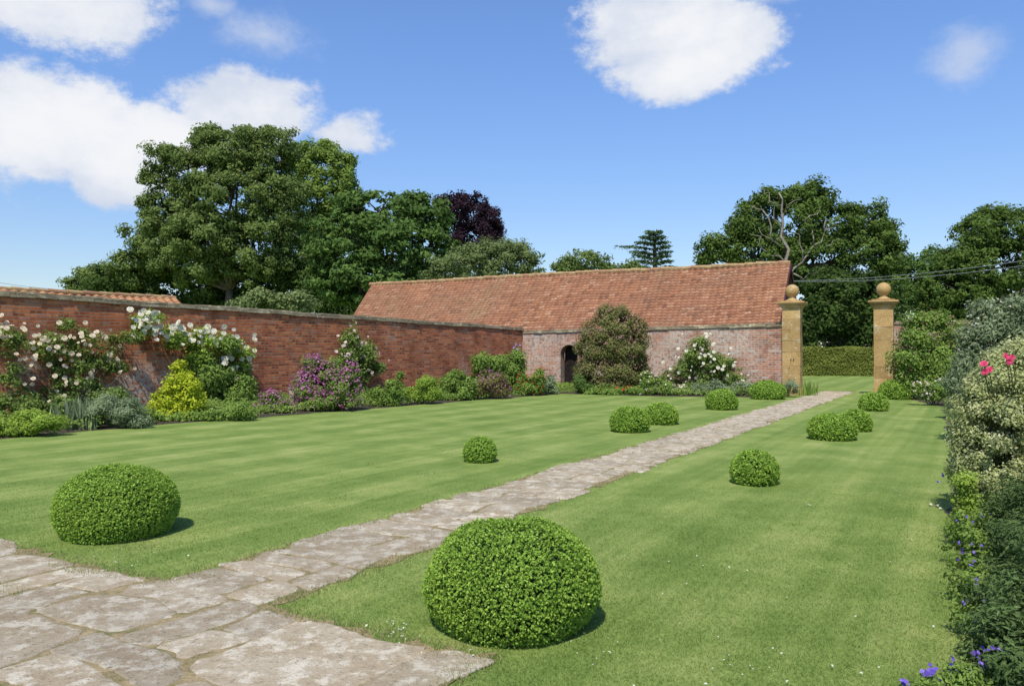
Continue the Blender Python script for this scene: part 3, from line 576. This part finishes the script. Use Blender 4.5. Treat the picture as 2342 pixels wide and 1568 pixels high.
# ------------------------------------------------------------------ box balls
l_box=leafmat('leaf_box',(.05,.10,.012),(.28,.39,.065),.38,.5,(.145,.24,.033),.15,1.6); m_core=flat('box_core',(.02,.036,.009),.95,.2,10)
def box_ball(cx,wpx,top,bot,label,leaf):
    d0=Gd(bot); r=wpx/2/F*d0; d=d0+.8*r; r=wpx/2/F*d*math.cos(math.atan((cx-CX)/F)); H=max(r*.9,CH-(top-HZ)/F*(d+.12*r)-leaf*.3); c=np.array([(cx-CX)/F*d,d,0]); r-=leaf*.25
    root=empty('box_ball',c,rng.uniform(0,6),label,'topiary','clipped box balls set along both sides of the path')
    zc=.38*H; e1,e2,e3=rng.uniform(0,6,3)
    def shp(uz,h):
        t=np.abs(uz); up=uz>0
        rad=np.where(up,np.sqrt(np.clip(1-t**2.1,0,1)),1-.17*t**2.0)*r; z=np.where(up,zc+(H-zc)*t,zc*(1-t))
        lump=1+.012*np.sin(h[:,0]*4+z/H*4+e1)+.012*np.sin(h[:,1]*6+z/H*3+e2)+.010*np.sin(z/H*11+h[:,0]*7+e3)
        P=np.stack([h[:,0]*rad*lump,h[:,1]*rad*lump,z*lump],1); Nn=np.stack([h[:,0]*rad/r,h[:,1]*rad/r,np.where(up,t**1.2,-.3*t)],1)
        return P,nrm(Nn)
    area=2*math.pi*r*r+2*math.pi*r*H*.8; n=int(min(78000,3.0*area/(leaf*leaf*.3))); ns=n//6
    uz=rng.uniform(-.6,1,ns); uz=np.where(uz<0,uz/.6,uz); a=rng.uniform(0,2*math.pi,ns); h=np.stack([np.cos(a),np.sin(a)],1)
    base,u=shp(uz,h); idx=np.repeat(np.arange(ns),6)
    out=nrm(u+rng.normal(0,.3,u.shape)+[0,0,.3])
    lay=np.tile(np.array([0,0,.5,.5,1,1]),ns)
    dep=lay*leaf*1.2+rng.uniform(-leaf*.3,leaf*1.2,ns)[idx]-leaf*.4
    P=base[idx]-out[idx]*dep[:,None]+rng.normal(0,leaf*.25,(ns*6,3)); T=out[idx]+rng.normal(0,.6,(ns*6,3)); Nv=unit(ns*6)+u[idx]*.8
    ti=.50+.2*rng.uniform(-1,1,ns)[idx]+.15*rng.uniform(-1,1,ns*6)+(.5-lay)*.45  # deeper leaf layers get a darker tint: interior shade put into the colour
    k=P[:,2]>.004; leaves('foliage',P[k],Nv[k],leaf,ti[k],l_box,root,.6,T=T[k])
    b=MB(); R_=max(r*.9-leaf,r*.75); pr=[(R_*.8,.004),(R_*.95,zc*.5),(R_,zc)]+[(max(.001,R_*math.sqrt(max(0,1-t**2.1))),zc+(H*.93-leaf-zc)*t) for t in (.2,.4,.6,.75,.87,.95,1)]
    b.lathe(pr,20); b.build('dark_core',m_core,root,smooth=True)  # solid dark core filling the ball, its colour standing for interior shade
balls=[(270,288,1060,1245,'large clipped box ball on the lawn at far left above the terrace corner',.0175),
(1170,398,1185,1472,'largest clipped box ball in the foreground right of the flagstones',.016),
(1098,77,998,1059,'smallest box ball, standing alone left of the path in mid lawn',.024),
(1440,91,928,990,'box ball left of the path, front one of the overlapping left pair',.030),
(1511,82,920,972,'box ball left of the path, rear one of the overlapping left pair',.032),
(1650,73,890,938,'box ball left of the path, in front of the white climbing rose',.04),
(1756,82,870,914,'box ball left of the path, nearest the left gate pier',.043),
(1725,114,1028,1112,'box ball alone on the right lawn, second from the foreground',.022),
(1903,116,945,1009,'wide box ball right of the path, front one of the right pair',.030),
(1957,75,935,988,'box ball right of the path, half hidden behind the wide front one',.032),
(1997,70,897,941,'box ball right of the path, between the pair and the right gate pier',.038),
(2048,79,868,914,'box ball nearest the right gate pier, at its foot',.043)]
for a in balls: box_ball(*a)
# ------------------------------------------------------------------ border plants
g1=leafmat('leaf_mid',(.08,.13,.025),(.22,.31,.07)); g2=leafmat('leaf_deep',(.045,.08,.02),(.14,.21,.055)); g3=leafmat('leaf_bright',(.11,.18,.025),(.30,.39,.07)); g4=leafmat('leaf_silver',(.10,.14,.07),(.27,.32,.18)); g5=leafmat('leaf_golden',(.21,.28,.02),(.52,.56,.05),k=1.35); g6=leafmat('leaf_rose',(.07,.11,.025),(.22,.29,.075)); g7=leafmat('leaf_reddish',(.09,.07,.03),(.22,.20,.08))
def cover(name,label,poly,n,leaf,hf,m):
    P_=np.array(poly); lo=P_.min(0); hi=P_.max(0); X=rng.uniform(lo[0],hi[0],n); Y=rng.uniform(lo[1],hi[1],n); k=inpoly(X,Y,poly); X=X[k];Y=Y[k]
    h=hf(X,Y); Z=h*rng.random(len(X))**.5+.02; mod=np.sin(X*2.3+np.sin(Y*1.7)*2)*.5+np.sin(Y*3.1+X)*.3
    Pq=np.stack([X,Y,Z],1); o=leaves(name,Pq,np.array([0,-.35,.8])+rng.normal(0,.5,Pq.shape),leaf,.5+.28*mod+.2*rng.uniform(-1,1,len(X)),m,None,.5); tag(o,label,'ground cover',kind='stuff')
def hL(X,Y):
    h=.10+.22*(.5+.5*np.sin(X*2.1+1)*np.sin(Y*1.9))+.18*(.5+.5*np.sin(X*5.3)*np.sin(Y*4.1+1)); return h*.75
cover('left_border_ground_cover','mixed low leafy ground cover filling the left and far flower borders',bedL,190000,.07,hL,g1)
cover('right_border_ground_cover','mixed low leafy ground cover filling the right flower border',bedR,130000,.05,lambda X,Y:.08+.2*(.5+.5*np.sin(X*3.1+1)*np.sin(Y*2.9))+.1*np.clip((X-(1.9+.62*(Y-3.2)))*.8,0,2),g2)
nearR=[(2.0,3.3),(2.95,4.9),(4.25,7.3),(6.2,7.3),(6,3),(3,2.6)]
cover('near_border_ground_cover','small leafy plants filling the near right corner of the border',nearR,90000,.028,lambda X,Y:.04+.16*(.5+.5*np.sin(X*4.1+1)*np.sin(Y*3.9)),g1)
me_w=bloom_mesh('rose_bloom',.13,p_white); me_c=bloom_mesh('rose_bloom',.12,p_cream); me_p=bloom_mesh('rose_bloom',.11,p_pink); me_h=bloom_mesh('rose_bloom',.05,p_hot)
def onwall(px,py,off,wf_=wallL): return Pt(px,py,wf_(px)-off)
def blooms_at(spots,off,wf_=wallL):
    out=[]
    for px,py,sx,sy,n in spots:
        for i in range(n):
            x=px+np.clip(rng.normal(0,1),-1.5,1.5)*sx; y=py+np.clip(rng.normal(0,1),-1.5,1.5)*sy; out.append(onwall(x,y,off+rng.uniform(-.15,.12),wf_))
    return out
wl_=lambda o:(lambda px: wallL(px)-o)
wf2=lambda o:(lambda px: wallF(px)-o)
r=plant('climbing_rose','cream and apricot climbing rose at the left end of the red brick wall',[(15,780,45,40),(110,790,50,30),(150,850,50,50),(190,780,35,30),(130,905,40,40),(230,820,42,28),(280,775,45,16),(15,850,28,30),(215,880,25,20),(60,900,30,30),(270,840,40,14),(150,740,24,18)],wl_(.3),g6,.07,1.1,'climbing rose',.45,rc=.18,ragged=.8)
put_blooms(r,me_c,'rose_bloom',blooms_at([(15,745,28,16,14),(60,775,34,20,10),(110,800,36,24,12),(150,780,30,28,10),(180,805,22,24,8),(170,880,26,18,14),(150,915,24,14,11),(105,845,32,22,9),(240,835,34,20,11),(290,850,18,10,5),(220,775,36,14,8),(30,860,28,34,8)],.6),(.45,-.85,.3),(.24,.58))
r=plant('climbing_rose','white climbing rose with big blooms high on the red brick wall above the golden shrub',[(335,740,38,30),(390,770,42,26),(450,775,45,25),(520,795,45,30),(555,820,32,35),(450,820,40,25),(560,870,25,35)],wl_(.35),g3,.08,1.2,'climbing rose',.5,rc=.2,ragged=.6)
put_blooms(r,me_w,'rose_bloom',blooms_at([(330,722,24,13,18),(350,750,30,14,16),(385,765,18,12,9),(430,757,24,13,16),(480,767,26,13,13),(460,785,28,12,7),(515,770,26,16,10),(552,795,20,20,14),(540,822,24,18,10),(520,865,22,22,7),(550,850,20,22,9)],.62),(.45,-.8,.35),(.32,.74))
plant('lilac_shrub','tall fresh green leafy shrub against the wall under the white rose',[(490,850,50,60),(440,800,28,45),(520,910,55,45),(560,900,30,50),(470,910,40,40),(520,790,22,30)],21,g1,.1,1.8,asp=.42,rc=.3,inner=.5)
plant('golden_shrub','golden yellow shrub in front of the brick wall',[(410,880,42,32),(380,915,32,35),(440,915,34,40),(412,850,20,22),(405,940,55,24)],17.4,g5,.065,1.9,rc=.14,ragged=.55)
plant('low_green_mound','bright yellow-green low plant at the left edge of the border',[(40,975,55,26),(95,965,45,25),(-20,980,40,26),(60,950,30,14)],14.2,g3,.045,2.2,'plant',rc=.12)
spikes('iris_clump','clump of upright grey-green iris leaves left of the grey perennials',178,15.4,110,.62,.5,g4,w=.035)
plant('catmint_clump','grey-green feathery perennials beside the golden shrub',[(240,935,40,34),(290,940,38,32),(215,960,30,22),(320,965,24,18)],15.6,g4,.05,1.8,'plant',rc=.14,ragged=.7,asp=.35)
plant('ground_cover_plant','low green leafy plants at the foot of the golden shrub',[(370,955,30,16),(430,955,40,16),(490,955,40,18),(530,948,30,15),(560,940,30,25)],17.2,g1,.055,2,'plant',rc=.12)
plant('sage_clump','dark leafy plants behind the iris leaves at the wall foot',[(150,930,40,28),(60,930,40,22),(255,910,40,24),(330,955,24,22),(0,925,40,24)],16.4,g6,.065,1.8,'plant',rc=.15)
plant('magenta_flowering_plant','small plant with magenta flowers between golden shrub and purple shrub',[(620,915,26,25),(650,930,28,16),(600,935,25,14)],19.2,g6,.05,1.5,'plant',rc=.14,flowers=(p_mag,.045,.4))
plant('purple_flowering_shrub','rounded shrub covered in purple-magenta flowers in the middle of the border',[(740,870,50,45),(705,890,38,42),(790,890,38,45),(750,915,70,28),(720,840,22,28),(800,850,22,24)],20.0,g6,.06,1.9,rc=.18,flowers=(p_mag,.05,.42),ragged=.5)
b=MB(); c=G(656,938)+np.array([0,.5,0]); b.box(-.06,.06,-.06,.06,0,.52,.6,.006); b.box(-.08,.08,-.08,.08,.522,.56,.6,.006); o=b.build('stone_post',m_cope); o.location=c; tag(o,'small grey stone post between the magenta plants','post')
r=plant('climbing_rose','pale pink climbing rose behind the purple flowering shrub',[(800,780,28,38),(830,810,36,32),(850,840,32,22),(790,830,28,34),(820,870,32,38)],wl_(.3),g6,.08,1.4,'climbing rose',.6,rc=.2,ragged=.6)
put_blooms(r,me_p,'rose_bloom',blooms_at([(800,765,18,18,10),(830,795,24,20,16),(862,825,18,14,11),(815,835,24,20,10),(790,800,18,18,6)],.6),(.5,-.8,.35),(.3,.56))
plant('hollyhock_clump','upright light green stems right of the purple flowering shrub',[(860,905,25,25),(900,895,18,35),(915,865,10,18),(885,920,35,16)],21.5,g1,.07,1.7,'plant',rc=.16,ragged=.6)
plant('euphorbia_mound','yellow-green mounded shrub in the border left of the dark leafy group',[(972,882,30,24),(985,900,30,18),(950,900,25,18)],22.3,g3,.055,2.2,rc=.16)
plant('green_leafy_clump','dark green perennials right of the yellow-green mound',[(1030,880,30,28),(1060,890,32,28),(1010,905,30,14),(1045,860,24,16)],24,g1,.075,2,'plant',rc=.2)
plant('hydrangea_shrub','tall fresh green shrub near the corner of the two walls',[(1110,830,32,30),(1140,835,28,28),(1100,860,32,32),(1165,860,28,36),(1180,835,20,32)],27,g1,.09,1.9,rc=.25)
plant('weigela_shrub','dusky pink flowering shrub below the tall green corner shrub',[(1120,875,32,30),(1145,890,28,20),(1095,895,25,18)],24.6,g7,.065,1.8,rc=.2,flowers=(p_mag,.05,.12))
plant('valerian_clump','lilac flowers high up at the corner where the walls meet',[(1185,815,14,24),(1190,850,16,22),(1175,880,18,25)],28.5,g1,.08,1.5,'plant',rc=.15,flowers=(p_lil,.07,.35),bloomL=[(1186,800,12,14)])
plant('red_rose_bush','small bush with red and pink flowers at the corner of the walls',[(1200,885,22,18),(1225,880,20,25),(1195,865,15,14),(1235,860,12,22)],26.2,g1,.07,1.7,'rose bush',rc=.16,flowers=(p_red,.05,.10))
plant('pale_grass_clump','pale straw-green plants left of the arched doorway',[(1255,875,14,24),(1245,893,22,12),(1265,892,12,12)],27,g4,.07,1.6,'plant',rc=.14)
l_brown=leafmat('leaf_bronze',(.08,.095,.028),(.25,.25,.09),k=1.4)
plant('bronze_flowering_shrub','tall rounded olive-bronze shrub with fading pinkish blossom beside the doorway',[(1400,765,62,55),(1375,800,55,50),(1435,795,52,55),(1370,850,52,42),(1430,855,55,42),(1400,725,36,28),(1450,755,26,35),(1400,882,62,24)],27.8,l_brown,.075,2.3,rc=.24,flowers=(p_rust,.05,.16),ragged=.22,inner=.75)
plant('dark_low_shrub','low dark green shrub at the foot of the doorway',[(1326,872,16,22),(1340,885,24,16)],27.3,g2,.07,2,rc=.18)
r=plant('climbing_rose','cream-white climbing rose on the pale wall left of the left gate pier',[(1600,800,38,28),(1580,840,45,32),(1640,835,42,30),(1540,865,28,22),(1680,865,24,20),(1620,880,50,20)],wf2(.5),g6,.08,1.6,'climbing rose',.5,rc=.25,ragged=.6)
put_blooms(r,me_w,'rose_bloom',blooms_at([(1600,790,26,18,13),(1570,830,34,24,11),(1640,820,34,24,11),(1610,850,38,20,9),(1670,850,28,18,8),(1550,850,22,18,6),(1700,870,16,12,5)],.95,wallF),(-.4,-.85,.35),(.28,.55))
plant('poppy_clump','low plants with scarlet poppies in front of the bronze shrub',[(1400,898,40,12),(1440,896,35,14),(1360,900,25,9)],26.8,g1,.06,2,'poppies',rc=.12,flowers=(p_red,.08,.18),bloomL=[(1432,889,28,8),(1375,891,12,6)])
plant('pink_flowering_clump','light green perennials with pale pink flowers between poppies and white rose',[(1485,878,26,26),(1520,888,30,18),(1470,893,25,14),(1560,895,28,14)],26.6,g1,.07,2,'plant',rc=.16,flowers=(p_pink,.06,.12))
plant('border_perennials','silvery green perennials below the white rose left of the box balls',[(1635,888,24,18),(1700,888,28,18),(1600,893,24,14),(1670,893,24,14)],26.3,g4,.07,2,'plant',rc=.16)
plant('lavender_clump','grey lavender beside the foot of the left gate pier',[(1805,890,18,18),(1790,900,14,10)],25.4,g4,.06,1.5,'plant',rc=.14,asp=.3,ragged=.6)
spikes('grass_clump','spiky grey-green grass tuft right of the left gate pier',1850,26.3,60,.5,.4,g1,w=.03)
# ------------------------------------------------------------------ right border
l_var=leafmat('leaf_variegated',(.15,.18,.05),(.64,.62,.36),.35,.5,(.36,.40,.16),k=1.15); l_bud=leafmat('leaf_buddleia',(.09,.12,.055),(.24,.29,.16))
plant('green_wall_shrub','green shrub with reddish tips against the right hand wall beside the gate pier',[(2100,780,48,52),(2140,760,38,48),(2075,820,38,55),(2150,820,50,55),(2120,865,65,32),(2130,735,24,24),(2185,800,30,60)],24.3,g1,.09,2,rc=.3,flowers=(p_rust,.05,.04))
plant('pink_border_flowers','low plants with pink flowers right of the last box ball',[(2110,888,24,18),(2150,888,26,22),(2135,903,32,12)],21.8,g1,.06,2,'flowers',rc=.13,flowers=(p_pink,.06,.18))
plant('santolina_bush','silvery grey bush at the back of the right border',[(2190,890,26,32),(2200,925,28,26),(2185,865,18,22),(2225,900,34,45),(2200,945,24,16)],17.5,g4,.055,2.2,rc=.16,ragged=.5)
plant('buddleia_shrub','tall grey-green shrub with white flower spikes at the right edge',[(2290,730,60,45),(2250,785,50,50),(2330,715,50,45),(2215,830,30,42),(2290,800,70,60),(2360,800,70,90),(2250,870,50,55),(2320,900,80,80),(2420,760,80,90),(2420,900,80,90)],13,l_bud,.08,2.0,asp=.32,rc=.2,ragged=.6,flowers=(p_white,.03,.10),bloomL=[(2240,740,30,30),(2220,790,25,30),(2290,700,45,22),(2320,740,40,30),(2210,830,18,24)])
plant('mid_border_perennials','dull green perennials between the silvery bush and the variegated shrub',[(2225,950,25,35),(2235,1000,25,40),(2260,960,40,60),(2215,990,14,26)],10.5,g1,.045,1.9,'plant',rc=.14,ragged=.5)
plant('variegated_shrub','dense cream-variegated shrub in the right foreground',[(2310,885,85,75),(2350,835,75,55),(2285,970,90,88),(2280,1070,90,88),(2280,1150,82,70),(2400,870,100,110),(2410,1040,120,130),(2250,900,40,40),(2400,1180,110,90),(2220,1020,32,60),(2510,1000,120,160),(2235,1110,42,60)],7.4,l_var,.030,2.4,rc=.12,ragged=.2,inner=.78)
r=empty('pink_rose',Pt(2290,900,7.2)*[1,1,0],0,'bright pink roses held above the variegated shrub','rose')
rb=np.array(r.location); b=MB(); pk=[(2250,832),(2262,846),(2300,815),(2314,817),(2252,850),(2308,826)]
for x,y in pk: b.tube([rb,Pt(2305,960,7.5),Pt(x+8,y+50,7.0),Pt(x,y,6.6)],[.006,.005,.004,.003],5)
b.build('stem',m_stem,r,off=rb); put_blooms(r,me_h,'rose_bloom',[Pt(x,y,6.58) for x,y in pk],(-.3,-.8,.5),(.5,.72))
l_pen=leafmat('leaf_dark_narrow',(.028,.05,.018),(.115,.17,.055),.3)
W_=[]
for d_ in np.arange(3.5,6.3,.40):
    xe=1.8+.62*(d_-3.7)
    W_.append((xe+.62+rng.uniform(-.08,.1),d_,.17+rng.uniform(0,.06),.22,.24,.20+rng.uniform(0,.12))); W_.append((xe+1.0,d_+.1,.30,.32,.30,.33+rng.uniform(0,.08))); W_.append((xe+1.45,d_+.2,.4,.38,.36,.45))
plant('dark_foliage_clump','dark narrow-leaved plants in the right foreground below the variegated shrub',W_,0,l_pen,.034,1.6,'plant',asp=.34,rc=.10,ragged=.8,up=.6,world=True)
plant('cranesbill_clump','mid green leafy plants spilling over the lawn edge in front of the dark foliage',[(2.62,4.35,.10,.16,.16,.13),(2.95,4.95,.10,.18,.18,.15),(3.4,5.7,.12,.2,.2,.18),(3.75,6.3,.12,.2,.2,.2)],0,g1,.03,1.6,'plant',rc=.07,ragged=.7,world=True,flowers=(p_vio,.024,.05))
plant('lime_flowering_clump','yellow-green frothy flowers at the left foot of the variegated shrub',[(2195,1120,24,45),(2190,1215,30,28),(2210,1170,26,45),(2215,1240,30,25)],6.6,g3,.026,1.7,'plant',rc=.08,ragged=.6)
plant('violet_geranium','violet geranium flowers spilling onto the lawn from the right border',[(2190,1080,24,30),(2203,1055,22,30)],8.3,g1,.033,.9,'plant',rc=.08,ragged=.6,flowers=(p_vio,.035,.12),bloomL=[(2160,1080,26,22),(2185,1060,14,20)])
plant('violet_flower_clump','violet-blue flowers at the bottom right corner beside the lawn',[(2150,1560,55,24),(2080,1578,32,16),(2220,1545,50,34)],3.45,g1,.022,1.5,'flowers',rc=.07,ragged=.7,flowers=(p_vio,.024,.42),bloomL=[(2140,1532,34,16),(2055,1556,14,9),(2210,1510,40,22),(2270,1490,30,20)])
# ------------------------------------------------------------------ sun, sky, camera
el=R(57); az=np.array([-.27,-.96]); az/=np.linalg.norm(az)
sd=Vector((az[0]*math.cos(el),az[1]*math.cos(el),math.sin(el)))
L=bpy.data.lights.new('sun','SUN'); L.energy=4.7; L.angle=R(.53); L.color=(1,.945,.85); so_=bpy.data.objects.new('sun',L); link(so_); so_.rotation_euler=sd.to_track_quat('Z','Y').to_euler(); so_.location=(0,0,30)
W=bpy.data.worlds.new('World'); scn.world=W; W.use_nodes=True; nt=W.node_tree; nt.nodes.clear()
sky=nt.nodes.new('ShaderNodeTexSky'); sky.sky_type='NISHITA'; sky.sun_disc=False; sky.sun_elevation=el; sky.sun_rotation=math.atan2(az[0],az[1]); sky.air_density=1.0; sky.dust_density=.3; sky.ozone_density=2.0
tc=nt.nodes.new('ShaderNodeTexCoord'); sp=nt.nodes.new('ShaderNodeSeparateXYZ'); nt.links.new(tc.outputs['Generated'],sp.inputs[0])
u=M(nt,'ARCTAN2',sp.outputs[0],sp.outputs[1]); v=M(nt,'ARCSINE',sp.outputs[2])
cbn=nt.nodes.new('ShaderNodeCombineXYZ'); nt.links.new(u,cbn.inputs[0]); nt.links.new(M(nt,'MULTIPLY',v,1.4),cbn.inputs[1])
n1=NOISE(nt,cbn.outputs[0],9,10,.66); n3=NOISE(nt,cbn.outputs[0],5,5,.6)
def cl(px,py,rx,ry,w=1.0):
    uu=math.atan((px-CX)/F); vv=math.atan((HZ-py)/F*math.cos(uu)); a=rx/F*math.cos(uu)**2; bb_=ry/F*math.cos(uu)
    q=M(nt,'POWER',M(nt,'DIVIDE',M(nt,'SUBTRACT',u,uu),a),2.0); q2=M(nt,'POWER',M(nt,'DIVIDE',M(nt,'SUBTRACT',v,vv),bb_),2.0)
    return M(nt,'MULTIPLY',M(nt,'SUBTRACT',1.0,M(nt,'SQRT',M(nt,'ADD',q,q2))),w)
cls=[cl(60,290,320,165),cl(270,390,180,95),cl(560,250,220,115,.85),cl(400,320,200,85,.9),cl(790,310,110,50,.45),cl(130,0,340,120,.9),cl(1520,60,245,115),cl(1570,155,215,85),cl(1670,80,130,100,.8)]
dn=cls[0]
for q in cls[1:]: dn=M(nt,'MAXIMUM',dn,q)
dens=M(nt,'ADD',dn,M(nt,'MULTIPLY',M(nt,'SUBTRACT',n1,.5),1.6))
mask=SS(nt,dens,.03,.36)
wis=[cl(2210,125,140,85),cl(600,80,160,70),cl(480,10,80,40),cl(1740,-10,160,30)]
wd_=wis[0]
for q in wis[1:]: wd_=M(nt,'MAXIMUM',wd_,q)
wd_=M(nt,'ADD',wd_,M(nt,'MULTIPLY',M(nt,'SUBTRACT',n1,.5),2.4)); wm=M(nt,'MULTIPLY',SS(nt,wd_,.05,1.1),.65)
mask=M(nt,'MAXIMUM',M(nt,'MULTIPLY',mask,.97),wm)
shade=SS(nt,M(nt,'ADD',M(nt,'MULTIPLY',n3,1.0),M(nt,'MULTIPLY',dens,.28)),.42,.85)
cc=MIX(nt,shade,(5.1,5.6,6.6),(7.3,7.35,7.5))
tn=MIX(nt,SS(nt,v,-.02,.40),(.92,.93,1.0),(1.0,1.20,1.52)); skyc=MIX(nt,1.0,sky.outputs[0],tn,'MULTIPLY')
fin=MIX(nt,mask,skyc,cc); bg=nt.nodes.new('ShaderNodeBackground'); nt.links.new(fin,bg.inputs[0]); bg.inputs[1].default_value=.127
nt.links.new(bg.outputs[0],nt.nodes.new('ShaderNodeOutputWorld').inputs[0])
cam=bpy.data.cameras.new('camera'); cam.sensor_width=36; cam.lens=36*F/2342; cam.clip_end=2000; cam.clip_start=.05
co=bpy.data.objects.new('camera',cam); link(co); co.location=(0,0,CH); co.rotation_euler=(R(90)+math.atan(11/F),0,0); scn.camera=co
scn.view_settings.view_transform='Standard'; scn.view_settings.look='None'; scn.view_settings.exposure=0
